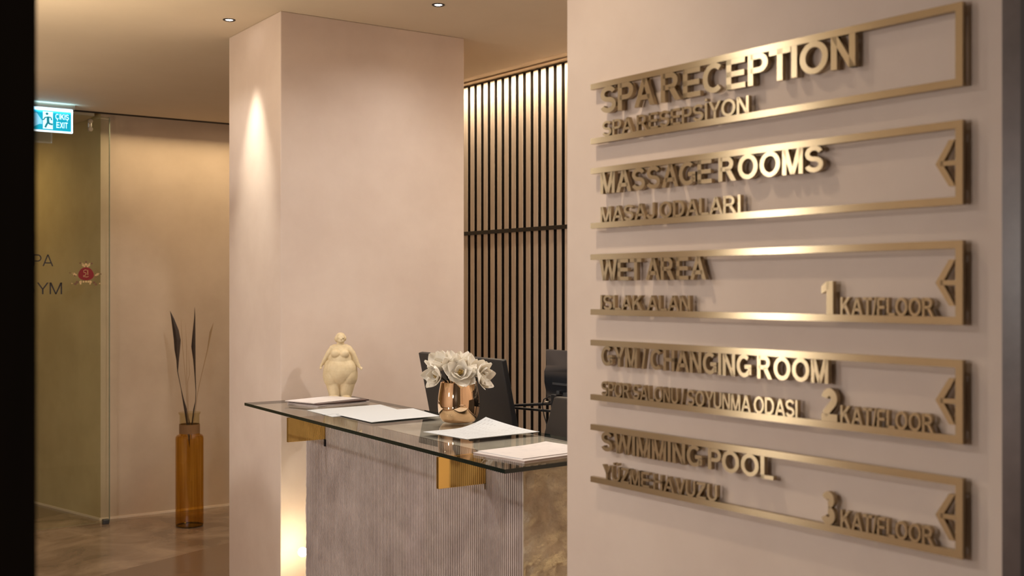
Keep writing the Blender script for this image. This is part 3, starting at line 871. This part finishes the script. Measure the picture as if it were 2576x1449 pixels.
# cream figurine of a rounded standing woman
def figurine():
    g = MB(); s = 1.0
    def E(c, r): g.sphere(c, r, 26, 16)
    def T(p, r): g.tube(p, r, 18)
    # local: x right (as seen), y towards the viewer negative, z up; height 0.272
    E((0, 0.002, 0.119), (0.0695, 0.058, 0.062))        # belly and hips
    E((-0.032, 0.004, 0.100), (0.039, 0.048, 0.056)); E((0.032, 0.004, 0.100), (0.039, 0.048, 0.056))
    E((0, 0.0, 0.160), (0.049, 0.044, 0.044))
    E((0, -0.001, 0.188), (0.038, 0.033, 0.034))        # chest
    E((0, 0.004, 0.212), (0.035, 0.024, 0.016))         # shoulders
    T([(-0.029, 0.002, 0.105), (-0.026, 0.0, 0.06), (-0.0225, 0, 0.02), (-0.022, -0.002, 0.0)], [0.038, 0.032, 0.024, 0.0215])
    T([(0.029, 0.002, 0.105), (0.027, 0.0, 0.06), (0.0235, 0, 0.02), (0.023, -0.002, 0.0)], [0.038, 0.032, 0.024, 0.0215])
    E((-0.022, -0.014, 0.008), (0.018, 0.028, 0.009)); E((0.023, -0.014, 0.008), (0.018, 0.028, 0.009))
    E((-0.019, -0.030, 0.188), (0.0195, 0.018, 0.0175)); E((0.018, -0.030, 0.187), (0.0195, 0.018, 0.0175))   # bust
    T([(0, 0, 0.208), (0.001, -0.002, 0.236)], [0.016, 0.0145])     # neck
    E((0.002, -0.004, 0.2485), (0.0180, 0.0195, 0.0215))            # head
    E((0.0025, -0.017, 0.2385), (0.0125, 0.0075, 0.008))            # jaw
    E((0.0040, -0.0248, 0.2465), (0.0030, 0.0042, 0.0048))          # nose
    E((0.0035, -0.0228, 0.2375), (0.0055, 0.0028, 0.0022))          # mouth
    E((-0.0055, -0.0205, 0.2525), (0.0050, 0.0028, 0.0022)); E((0.0120, -0.0205, 0.2525), (0.0050, 0.0028, 0.0022))   # brows
    E((0.0010, 0.004, 0.2555), (0.0196, 0.0200, 0.0175))            # hair cap
    E((-0.0165, -0.004, 0.247), (0.0060, 0.0095, 0.0125)); E((0.0195, 0.001, 0.249), (0.0050, 0.009, 0.011))
    E((-0.017, 0.010, 0.246), (0.008, 0.009, 0.009))                # bun at the side
    T([(-0.018, 0.003, 0.216), (-0.033, 0.002, 0.208), (-0.047, 0.0, 0.188), (-0.062, 0.001, 0.163), (-0.0745, 0.0, 0.142)], [0.012, 0.0132, 0.0120, 0.0090, 0.0058])
    T([(0.018, 0.003, 0.216), (0.034, 0.001, 0.207), (0.050, -0.005, 0.186), (0.064, -0.009, 0.158), (0.0735, -0.012, 0.139)], [0.012, 0.0142, 0.0130, 0.0102, 0.0068])
    # hands turned outwards
    T([(-0.0745, 0.0, 0.143), (-0.079, -0.003, 0.132)], [0.0060, 0.0052])
    T([(0.0735, -0.012, 0.141), (0.077, -0.014, 0.131)], [0.0074, 0.0066])
    for k, (fx, fz) in enumerate(((0.0125, -0.003), (0.013, -0.0065), (0.0115, -0.0095), (0.009, -0.012))):
        T([(0.077, -0.014, 0.132), (0.077+fx, -0.014-0.002*k, 0.132+fz)], [0.0036, 0.0026])
        T([(-0.078, -0.002, 0.134), (-0.078-fx*0.40, -0.003-0.002*k, 0.134+fz*0.9)], [0.0032, 0.0025])
    T([(0.075, -0.016, 0.134), (0.0815, -0.021, 0.126)], [0.0032, 0.0025]); T([(-0.076, -0.004, 0.135), (-0.075, -0.009, 0.125)], [0.0030, 0.0025])
    o = g.build('figurine', M['statue'])
    rm = o.modifiers.new('remesh', 'REMESH'); rm.mode = 'VOXEL'; rm.voxel_size = 0.0016; rm.use_smooth_shade = True
    sm = o.modifiers.new('smooth', 'SMOOTH'); sm.factor = 0.5; sm.iterations = 9
    o.location = (2.000, 4.150, 1.1008)
    o.rotation_euler = (0, 0, R(-27))
    return tag(o, 'cream ceramic figurine of a plump standing woman on the glass counter', 'figurine')
figurine()

# ------------------------------------------------------------------ behind the counter
dk = empty('reception_desk', (2.62, 3.2, 0)); tag(dk, 'low dark desk behind the stone counter carrying the screens', 'desk')
rel(MB().box((2.20, 2.2, 0.715), (3.0, 4.25, 0.75)).build('desktop', M['desk'], dk, bevel=0.003))
for yy in (2.25, 4.17):
    rel(MB().box((2.24, yy, 0.0), (2.96, yy+0.03, 0.715)).build('side_panel', M['desk'], dk))
rel(MB().box((2.24, 2.28, 0.25), (2.26, 4.17, 0.715)).build('modesty_panel', M['desk'], dk))

def slab(mb, c, w_, h_, th, tilt, rz=0.0, mi=0, taper=0.0):
    """upright slab: width along y, height along z, thickness along x, top leaning to -x by tilt"""
    mb.M = Matrix.Translation(c) @ Matrix.Rotation(rz, 4, 'Z') @ Matrix.Rotation(-tilt, 4, 'Y')
    mb.box((0, -w_/2, -h_/2), (th, w_/2, h_/2), mi)
    return mb

# left screen seen from behind
m1 = empty('monitor', (2.36, 3.725, 0.75)); tag(m1, 'wide black monitor seen from behind, next to the gold vase', 'monitor')
tl = R(12)
hgt = 0.36
top = Vector((2.300, 3.7245, 1.287))
cen = top + Vector((math.sin(tl), 0, -math.cos(tl)))*hgt/2
rel(slab(MB(), cen, 0.622, hgt, 0.022, tl).build('housing', M['black'], m1, bevel=0.004))
rel(slab(MB(), cen+Vector((0.0225, 0, -0.0)), 0.60, hgt-0.03, 0.002, tl).build('screen', M['blackgloss'], m1))
# a dull logo-free service port row low on the back
rel(slab(MB(), cen+Vector((-0.001+0.03, 0.23, -0.150)), 0.05, 0.018, 0.003, tl).build('port_cover', M['port'], m1))
b1 = MB().box((2.39, 3.69, 0.762), (2.43, 3.76, 1.10)); rel(b1.build('stand', M['black'], m1, bevel=0.004))
rel(MB().box((2.30, 3.60, 0.7503), (2.52, 3.85, 0.762)).build('stand_foot', M['black'], m1, bevel=0.003))

# right screen, partly behind the sign wall
m2 = empty('monitor', (2.58, 3.11, 0.75)); tag(m2, 'black monitor back with sockets, cut off by the sign wall', 'monitor')
g = MB()
prof2 = [(2.500, 1.318), (2.5035, 1.322), (2.520, 1.322), (2.552, 1.10), (2.532, 1.085), (2.487, 1.14), (2.482, 1.20), (2.486, 1.24), (2.500, 1.265)]
ycuts = [(3.416, 0.0), (3.410, 1.0), (2.815, 1.0), (2.809, 0.0)]
vs, fs = [], []
k = len(prof2)
for yy, f_ in ycuts:
    for (x, z) in prof2:
        px = 2.52 + (x-2.52)*(1.0 if f_ else 0.8)
        yo = -0.035*max(0, (1.322-z)/0.22)**1.5
        vs.append((px, yy + (yo if yy > 3.1 else -yo), z))
for i in range(len(ycuts)-1):
    for j in range(k):
        q = (j+1) % k
        fs.append((i*k+j, i*k+q, (i+1)*k+q, (i+1)*k+j))
fs += [tuple(range(k-1, -1, -1)), tuple((len(ycuts)-1)*k+j for j in range(k))]
rel(g.add(vs, fs).build('housing', M['blackgloss'], m2, smooth=True))
rel(MB().box((2.545, 2.83, 1.11), (2.555, 3.36, 1.315)).build('screen', M['blackgloss'], m2)).hide_render = False
rel(MB().box((2.478, 3.10, 1.195), (2.484, 3.34, 1.203)).build('vent_slot', M['port'], m2))
for yy, zz, ww, hh in ((3.30, 1.160, 0.018, 0.014), (3.255, 1.150, 0.026, 0.02), (3.20, 1.165, 0.05, 0.006)):
    rel(MB().box((2.474, yy-ww/2, zz), (2.4845, yy+ww/2, zz+hh)).build('socket', M['port'], m2))
rel(MB().box((2.545, 3.03, 0.762), (2.585, 3.11, 1.14)).build('stand', M['black'], m2, bevel=0.004))
rel(MB().box((2.47, 2.95, 0.7503), (2.68, 3.2, 0.762)).build('stand_foot', M['black'], m2, bevel=0.003))

# arm running between the screens
ma = empty('screen_mount', (2.46, 3.29, 0.75)); tag(ma, 'thin black double arm with clamp between the two monitors', 'screen mount')
rel(MB().tube([(2.44, 3.62, 1.093), (2.44, 3.29, 1.130)], 0.0055, 12).build('upper_arm', M['black'], ma, smooth=True))
rel(MB().tube([(2.455, 3.62, 1.088), (2.455, 3.295, 1.100)], 0.005, 12).build('lower_arm', M['black'], ma, smooth=True))
rel(MB().box((2.435, 3.262, 1.085), (2.467, 3.292, 1.165)).build('clamp', M['black'], ma, bevel=0.003))
rel(MB().tube([(2.437, 3.302, 1.1325), (2.437, 3.322, 1.1305)], 0.0062, 12).build('collar', M['steel'], ma, smooth=True))['label'] = 'small shiny steel collar'
rel(MB().tube([(2.45, 3.277, 0.751), (2.45, 3.277, 1.086)], 0.010, 14).build('post', M['black'], ma, smooth=True))
cb = MB().tube([(2.44, 3.268, 1.150), (2.437, 3.30, 1.158), (2.435, 3.335, 1.142), (2.435, 3.345, 1.118), (2.435, 3.332, 1.08), (2.435, 3.305, 1.03), (2.437, 3.29, 0.96), (2.44, 3.30, 0.85), (2.44, 3.31, 0.752)], 0.0022, 8)
rel(cb.build('cable', M['black'], ma, smooth=True))

# dark terminal at the right, against the sign wall's edge
tmn = empty('counter_terminal', (2.33, 2.85, 0.75)); tag(tmn, 'dark slanted terminal standing behind the right end of the glass', 'terminal')
g = MB()
vs = [(2.200, 3.035, 1.02), (2.200, 2.60, 1.02), (2.232, 2.64, 1.196), (2.232, 3.0, 1.190), (2.30, 3.035, 1.02), (2.30, 2.60, 1.02), (2.262, 2.64, 1.196), (2.262, 3.0, 1.190)]
g.add(vs, [(0, 1, 2, 3), (4, 7, 6, 5), (0, 3, 7, 4), (1, 5, 6, 2), (3, 2, 6, 7), (0, 4, 5, 1)])
rel(g.build('housing', M['leatherette'], tmn, bevel=0.006))
rel(MB().box((2.245, 2.78, 0.765), (2.275, 2.87, 1.03)).build('stand', M['black'], tmn))
rel(MB().box((2.21, 2.72, 0.7503), (2.36, 2.93, 0.765)).build('stand_foot', M['black'], tmn))

# ------------------------------------------------------------------ far left: glass sliding door
dr = empty('door_1', (1.0, 7.59, 0)); tag(dr, 'frameless clear glass sliding door with dark lettering and red emblem', 'glass door', kind='structure')
g = MB().box((0.20, 7.585, 0.012), (1.981, 7.595, 2.69), 2)
pane = rel(g.build('pane', [M['pane'], M['pane_back'], M['pane_edge']], dr))
for p in pane.data.polygons:
    p.material_index = 0 if p.normal.y < -0.5 else (1 if p.normal.y > 0.5 else 2)
cl = MB().box((1.840, 7.576, 2.585), (1.864, 7.5845, 2.668)); clo = rel(cl.build('hanger_clamp', M['steel'], dr, bevel=0.003))
for zz in (2.652, 2.600):
    q = MB(); q.M = Matrix.Translation((1.853, 7.5755, zz)) @ Matrix.Rotation(PI/2, 4, 'X')
    q.lathe([(0.0, 0.010), (0.014, 0.010), (0.016, 0.007), (0.016, 0.0)], n=24, caps=False)
    rel(q.build('clamp_knob', M['steel'], dr, smooth=True))
rel(MB().box((1.935, 7.570, 0.0), (1.975, 7.610, 0.030)).build('floor_guide', M['port'], dr, bevel=0.004))
rel(MB().box((1.9775, 7.5835, 0.012), (1.9815, 7.5965, 2.69)).build('edge_seal', M['pane_edge'], dr))
def decal_text(s, x0, x1, z, cap):
    vs, fs = text_mesh(s, x0, x1, z, cap, 0.0008, stem=0.115, gap=0.2)
    return rel(MB().add([(x, 7.5842+y_-0.0004, zz) for x, y_, zz in vs], fs).build('lettering', M['decal'], dr))
decal_text('SPA', 1.435, 1.626, 1.699, 0.075)['label'] = 'dark SPA lettering'
decal_text('GYM', 1.435, 1.680, 1.519, 0.075)['label'] = 'dark GYM lettering'
def disc(g, x, z, r_, d=0.0008, rz=None, n=24):
    rz = rz or r_
    vs = [(x+r_*math.cos(2*PI*i/n), 7.5846, z+rz*math.sin(2*PI*i/n)) for i in range(n)] + [(x+r_*math.cos(2*PI*i/n), 7.5846-d, z+rz*math.sin(2*PI*i/n)) for i in range(n)]
    g.add(vs, [tuple(range(n)), tuple(range(2*n-1, n-1, -1))] + [(i, n+i, n+(i+1) % n, (i+1) % n) for i in range(n)])
EX, EZ = 1.829, 1.651
em = MB()
for k in range(48):
    pass
dome = [(EX+0.050*math.cos(a)*(1.0 if math.sin(a) > 0 else 0.98), EZ-0.012+0.056*math.sin(a) if math.sin(a) > 0 else EZ-0.012+0.030*math.sin(a)) for a in [2*PI*i/40 for i in range(40)]]
em.add([(x, 7.5846, z) for x, z in dome]+[(x, 7.5836, z) for x, z in dome], [tuple(range(40)), tuple(range(79, 39, -1))]+[(i, 40+i, 40+(i+1) % 40, (i+1) % 40) for i in range(40)])
emo = rel(em.build('emblem', M['red'], dr)); emo['label'] = 'red domed emblem with gold crown points'
gd = MB(); bd = MB()
for (x, z, r_) in ((0, 0.062, 0.008), (-0.018, 0.058, 0.008), (0.018, 0.058, 0.008), (-0.010, 0.05, 0.006), (0.010, 0.05, 0.006), (-0.022, 0.067, 0.005), (0.022, 0.067, 0.005),
                  (-0.075, 0.0, 0.008), (-0.064, -0.006, 0.006), (0.072, -0.002, 0.008), (0.062, -0.008, 0.006), (-0.082, 0.004, 0.004), (0.080, 0.003, 0.004),
                  (-0.034, -0.052, 0.008), (0.028, -0.052, 0.008), (0.0, -0.050, 0.006), (-0.016, -0.051, 0.006), (0.014, -0.051, 0.006), (-0.034, -0.064, 0.005), (0.026, -0.064, 0.005), (-0.088, -0.062, 0.004), (0.086, -0.062, 0.004)):
    disc(gd, EX+x, EZ+z, r_)
for (x, z, r_) in ((-0.036, 0.071, 0.006), (0, 0.078, 0.0065), (0.036, 0.069, 0.006), (-0.068, -0.066, 0.008), (0.062, -0.068, 0.008), (-0.056, -0.054, 0.009), (0.050, -0.056, 0.008), (-0.070, -0.012, 0.005), (0.060, -0.018, 0.005), (-0.100, 0.006, 0.004), (0.094, 0.0, 0.004)):
    disc(bd, EX+x, EZ+z, r_)
def kid(o, p):
    # sub-part of a part that sits at the world origin
    o.parent = p
    o.matrix_parent_inverse = Matrix.Identity(4)
    return o
kid(gd.build('gold_ornament', M['golddecal']), emo); kid(bd.build('crown_points', M['browndecal']), emo)
mg = MB()
mg.tube([(EX+0.004, 7.5832, EZ+0.024), (EX-0.006, 7.5832, EZ+0.027), (EX-0.016, 7.5832, EZ+0.020), (EX-0.014, 7.5832, EZ+0.010), (EX-0.003, 7.5832, EZ+0.008), (EX+0.001, 7.5832, EZ+0.0), (EX-0.006, 7.5832, EZ-0.010), (EX-0.018, 7.5832, EZ-0.012)], 0.0017, 6)
mg.tube([(EX+0.010, 7.5832, EZ+0.026), (EX+0.011, 7.5832, EZ-0.006)], 0.0022, 6)
mg.tube([(EX-0.018, 7.5832, EZ-0.018), (EX+0.006, 7.5832, EZ-0.020), (EX+0.016, 7.5832, EZ-0.016)], 0.0015, 6)
kid(mg.build('monogram', M['golddecal']), emo)

# exit sign hanging from the ceiling
ex = empty('exit_sign', (1.52, 7.30, HC)); tag(ex, 'glowing cyan emergency exit sign hanging under the ceiling at far left', 'exit sign')
XL, XR, ZB, ZT = 1.31, 1.678, 2.528, 2.668
rel(MB().box((XL, 7.296, ZB), (XR, 7.304, ZT)).build('lit_panel', M['x_cyan'], ex))
fr = MB(); y0_, y1_ = 7.2935, 7.3065
fr.box((XL, y0_, ZT-0.012), (XR, y1_, ZT+0.004)); fr.box((XR-0.008, y0_, ZB), (XR+0.002, y1_, ZT)); fr.box((XL, y0_, ZB-0.004), (XR, y1_, ZB+0.006))
rel(fr.build('glowing_border', M['x_rail'], ex))
rel(MB().box((XL-0.01, 7.28, ZT+0.0045), (XR+0.012, 7.32, HC-0.001)).build('housing', M['steel'], ex))
def plate(poly, m_, name, yf=7.2952):
    n_ = len(poly)
    g_ = MB().add([(x, 7.2962, z) for x, z in poly]+[(x, yf, z) for x, z in poly], [tuple(range(n_)), tuple(range(2*n_-1, n_-1, -1))]+[(i, n_+i, n_+(i+1) % n_, (i+1) % n_) for i in range(n_)])
    return rel(g_.build(name, m_, ex))
def xz(px, pz):   # pictogram units: fraction of the sign
    return (1.463 + px*(XR-1.463), ZB + pz*(ZT-ZB))
plate([xz(0.19, 0.10), xz(0.46, 0.10), xz(0.46, 0.86), xz(0.19, 0.86)], M['x_white'], 'white_doorway')
plate([xz(-0.12, 0.12), xz(0.10, 0.30), xz(0.17, 0.30), xz(0.17, 0.45), xz(0.02, 0.78), xz(-0.12, 0.78)], M['x_blue'], 'direction_arrow')
def stroke(pts, r_, nm='running_figure'):
    return [(Vector((xz(a, b)[0], 7.2945, xz(a, b)[1]))) for a, b in pts], r_
rf = MB()
for pts, r_ in ((((0.33, 0.64), (0.325, 0.50), (0.33, 0.40)), 0.008), (((0.33, 0.40), (0.29, 0.30), (0.25, 0.16)), 0.006), (((0.33, 0.40), (0.37, 0.33), (0.45, 0.31)), 0.006),
                (((0.33, 0.62), (0.25, 0.60), (0.21, 0.50), (0.17, 0.50)), 0.004), (((0.33, 0.63), (0.40, 0.62), (0.43, 0.50)), 0.004)):
    P_, q_ = stroke(pts, r_); rf.tube(P_, q_, 8)
rf.sphere(Vector((xz(0.30, 0.77)[0], 7.2945, xz(0.30, 0.77)[1])), (0.008, 0.002, 0.008), 14, 8)
rel(rf.build('running_figure', M['x_dark'], ex))
for s_, z0_, z1_ in (('ÇIKIŞ', 0.56, 0.80), ('EXIT', 0.18, 0.44)):
    a = xz(0.53 if s_ != 'EXIT' else 0.56, z0_); b = xz(0.90 if s_ != 'EXIT' else 0.87, z1_)
    vs, fs = text_mesh(s_, a[0], b[0], a[1], b[1]-a[1], 0.001, stem=0.17, gap=0.12)
    rel(MB().add([(x, 7.2945+y_, z) for x, y_, z in vs], fs).build('lettering', M['x_white'], ex))
ld = bpy.data.lights.new('lamp', 'AREA'); ld.shape = 'RECTANGLE'; ld.size = 0.36; ld.size_y = 0.03; ld.energy = 0.2; ld.color = (0.35, 0.75, 1.0)
lo = bpy.data.objects.new('lamp', ld); COL.objects.link(lo); lo.parent = ex; lo.location = (-0.02, -0.03, -0.045); lo.rotation_euler = (R(150), 0, 0)

# ------------------------------------------------------------------ amber floor vase with dried leaves
FX, FY = 2.394, 7.22
fv = empty('bottle_vase', (FX, FY, 0)); tag(fv, 'tall amber glass bottle vase standing on the floor by the far wall', 'vase')
op = [(0.088, 0.006), (0.0895, 0.02), (0.0895, 0.572), (0.0875, 0.585), (0.080, 0.594), (0.068, 0.599), (0.0645, 0.606), (0.0635, 0.62)]
bt = MB().lathe(op, n=56, caps=False)
bt.lathe([(0.0635, 0.62), (0.0630, 0.725), (0.070, 0.738), (0.0705, 0.744), (0.066, 0.744)], n=56, mi=1, caps=False)
bt.lathe([(0.0, 0.003), (0.082, 0.0), (0.088, 0.006)], n=56, mi=2, caps=False)
bt.build('bottle', [M['amber'], M['neck_glass'], M['bottle_foot']], fv, smooth=True)
MB().lathe([(0.0645, 0.607), (0.0660, 0.607), (0.0660, 0.667), (0.0645, 0.667), (0.0645, 0.607)], n=48, caps=False).build('paper_band', M['kraft'], fv, smooth=True)['label'] = 'brown paper band around the neck'
def leaf(name, pts, widths, m_, label, group, back=0.0):
    """flat blade along pts given as (right, up) in the picture plane at the vase"""
    base = Vector((FX, FY, 0))
    vs, fs = [], []
    for (a, b), w_ in zip(pts, widths):
        p = CR*a + Vector((0, 0, b))
        vs += [p - CR*w_/2, p + CF*(-0.16*w_-0.0008), p + CR*w_/2, p + CF*(0.05*w_+0.0008)]
    k = len(pts)
    for i in range(k-1):
        for q in range(4):
            fs.append((4*i+q, 4*i+(q+1) % 4, 4*i+4+(q+1) % 4, 4*i+4+q))
    fs += [(3, 2, 1, 0), tuple(4*(k-1)+q for q in range(4))]
    o = MB().add(vs, fs).build(name, m_, smooth=False)
    o.location = base + CF*back
    return tag(o, label, 'dried stem', group)
GRP = 'dried stems in the amber vase'
P = lambda *a: [((x-477)/383.2, (1322-y)/383.2) for x, y in a]
leaf('dried_leaf', P((428, 782), (434, 800), (442, 830), (446, 855), (446, 880), (447, 905), (447, 935), (455, 975), (461, 1005), (467, 1030), (473, 1062), (477, 1125)),
     [0.001, 0.018, 0.040, 0.046, 0.036, 0.018, 0.006, 0.004, 0.010, 0.020, 0.026, 0.002], M['leaf'], 'dark dried leaf leaning left out of the amber vase', GRP)
leaf('dried_leaf', P((490, 773), (490, 800), (488, 840), (486.5, 872), (489, 905), (491, 945), (493, 985), (492, 1010), (488, 1030), (484, 1062), (481, 1105)),
     [0.001, 0.008, 0.020, 0.028, 0.016, 0.008, 0.004, 0.005, 0.010, 0.010, 0.002], M['leaf'], 'dark dried upright leaf on the right in the amber vase', GRP)
leaf('dried_stalk', P((535, 812), (528, 835), (520, 880), (508, 930), (500, 965), (494, 995), (490, 1030), (486, 1062)),
     [0.001, 0.014, 0.006, 0.004, 0.004, 0.003, 0.003, 0.003], M['grass'], 'pale dry grass stalk leaning right out of the amber vase', GRP, 0.022)
for k, (xt, yt, lb) in enumerate(((458, 800, 'thin straw stalk beside the left dark leaf'), (470, 815, 'thin straw stalk in the middle between the dark leaves'), (478, 880, 'shortest straw stalk between the dark leaves'))):
    leaf('dried_stalk', P((xt, yt), (xt+3, yt+60), (470+k*3, 960), (475+k*2, 1062)), [0.001, 0.003, 0.0025, 0.002], M['grass'], lb, GRP, -0.022 - 0.006*k)

# ------------------------------------------------------------------ the five metal signs
TH, GAP = 0.009, 0.006          # plate thickness and distance from the plaster
def sgn_pt(s, d, z):
    """d: depth behind the front face"""
    return SW0 + UD*s + UN*(GAP+TH-d) + Vector((0, 0, z))
def flat(polys, name, parent):
    """cut-out plates from 2-D polygons (s, z)"""
    g_ = MB()
    for poly in polys:
        n_ = len(poly)
        g_.add([sgn_pt(s, 0, z) for s, z in poly]+[sgn_pt(s, TH, z) for s, z in poly],
               [tuple(range(n_)), tuple(range(2*n_-1, n_-1, -1))]+[(i, n_+i, n_+(i+1) % n_, (i+1) % n_) for i in range(n_)])
    return rel(g_.build(name, M['brushed'], parent))
def letters(s, x0, x1, zb, cap, name, parent, stem=0.2):
    vs, fs = text_mesh(s, x0, x1, zb, cap, TH, stem=stem)
    return rel(MB().add([sgn_pt(x, y_, z) for x, y_, z in vs], fs).build(name, M['brushed'], parent))

BW = 0.0112
SIGNS = [
 (1.9550, 1.8365, ('SPA RECEPTION', 0.0295, 0.617, 0.052), ('SPA RESEPSİYON', 0.035, 0.405, 0.0300), None, False),
 (1.7888, 1.6697, ('MASSAGE ROOMS', 0.0295, 0.5575, 0.0420), ('MASAJ ODALARI', 0.0295, 0.387, 0.0305), None, True),
 (1.6192, 1.4998, ('WET AREA', 0.0272, 0.308, 0.0415), ('ISLAK ALAN', 0.0295, 0.2695, 0.0285), '1', True),
 (1.4506, 1.3320, ('GYM / CHANGING ROOM', 0.032, 0.567, 0.0385), ('SPOR SALONU / SOYUNMA ODASI', 0.032, 0.507, 0.0285), '2', True),
 (1.2840, 1.1700, ('SWIMMING POOL', 0.032, 0.458, 0.0380), ('YÜZME HAVUZU', 0.0354, 0.334, 0.0285), '3', True)]
LAB = ['topmost metal wall sign, lettered SPA RECEPTION', 'second metal wall sign from the top, lettered MASSAGE ROOMS', 'middle metal wall sign, lettered WET AREA with floor 1',
       'fourth metal wall sign from the top, lettered GYM / CHANGING ROOM', 'lowest metal wall sign, lettered SWIMMING POOL with floor 3']
for (zt, zb, t1, t2, num, arrow), lab in zip(SIGNS, LAB):
    rt = empty('wall_sign', tuple(SW0 + Vector((0, 0, zb)))); tag(rt, lab, 'sign', 'metal signs on the plaster wall')
    W = 0.795
    flat([[(0, zt), (0, zt-BW), (W-BW, zt-BW), (W-BW, zb+BW), (0, zb+BW), (0, zb), (W, zb), (W, zt)]], 'frame', rt)
    letters(t1[0], t1[1], t1[2], zt-BW-t1[3]+0.0005, t1[3], 'title_lettering', rt, 0.205)
    letters(t2[0], t2[1], t2[2], zb+BW-0.0005, t2[3], 'subtitle_lettering', rt, 0.175)
    if num:
        w_ = {'1': 0.022, '2': 0.030, '3': 0.026}[num]
        letters(num, 0.554, 0.554+w_, zb+BW-0.0005, 0.0525, 'floor_number', rt, 0.27)
        letters('KAT/FLOOR', 0.590, 0.750, zb+BW-0.0005, 0.0275, 'floor_lettering', rt, 0.185)
    if arrow:
        zc = (zt+zb)/2
        h_ = 0.033; xa, xb = 0.7525, 0.7740; sw_ = 0.0085
        flat([[(xa, zc), (xb, zc+h_), (xb+sw_*1.1, zc+h_), (xa+sw_*1.35, zc), (xb+sw_*1.1, zc-h_), (xb, zc-h_)],
              [(xa+0.008, zc-0.0035), (W-BW+0.0002, zc-0.0035), (W-BW+0.0002, zc+0.0035), (xa+0.008, zc+0.0035)]], 'arrow', rt)
    st = MB()
    for s_ in (0.06, 0.40, 0.74):
        for z_ in (zt-BW/2, zb+BW/2):
            a = sgn_pt(s_, TH, z_); b = SW0 + UD*s_ + UN*0.0002 + Vector((0, 0, z_))
            st.tube([a, b], 0.0028, 8)
    rel(st.build('standoff_pins', M['brushed'], rt))
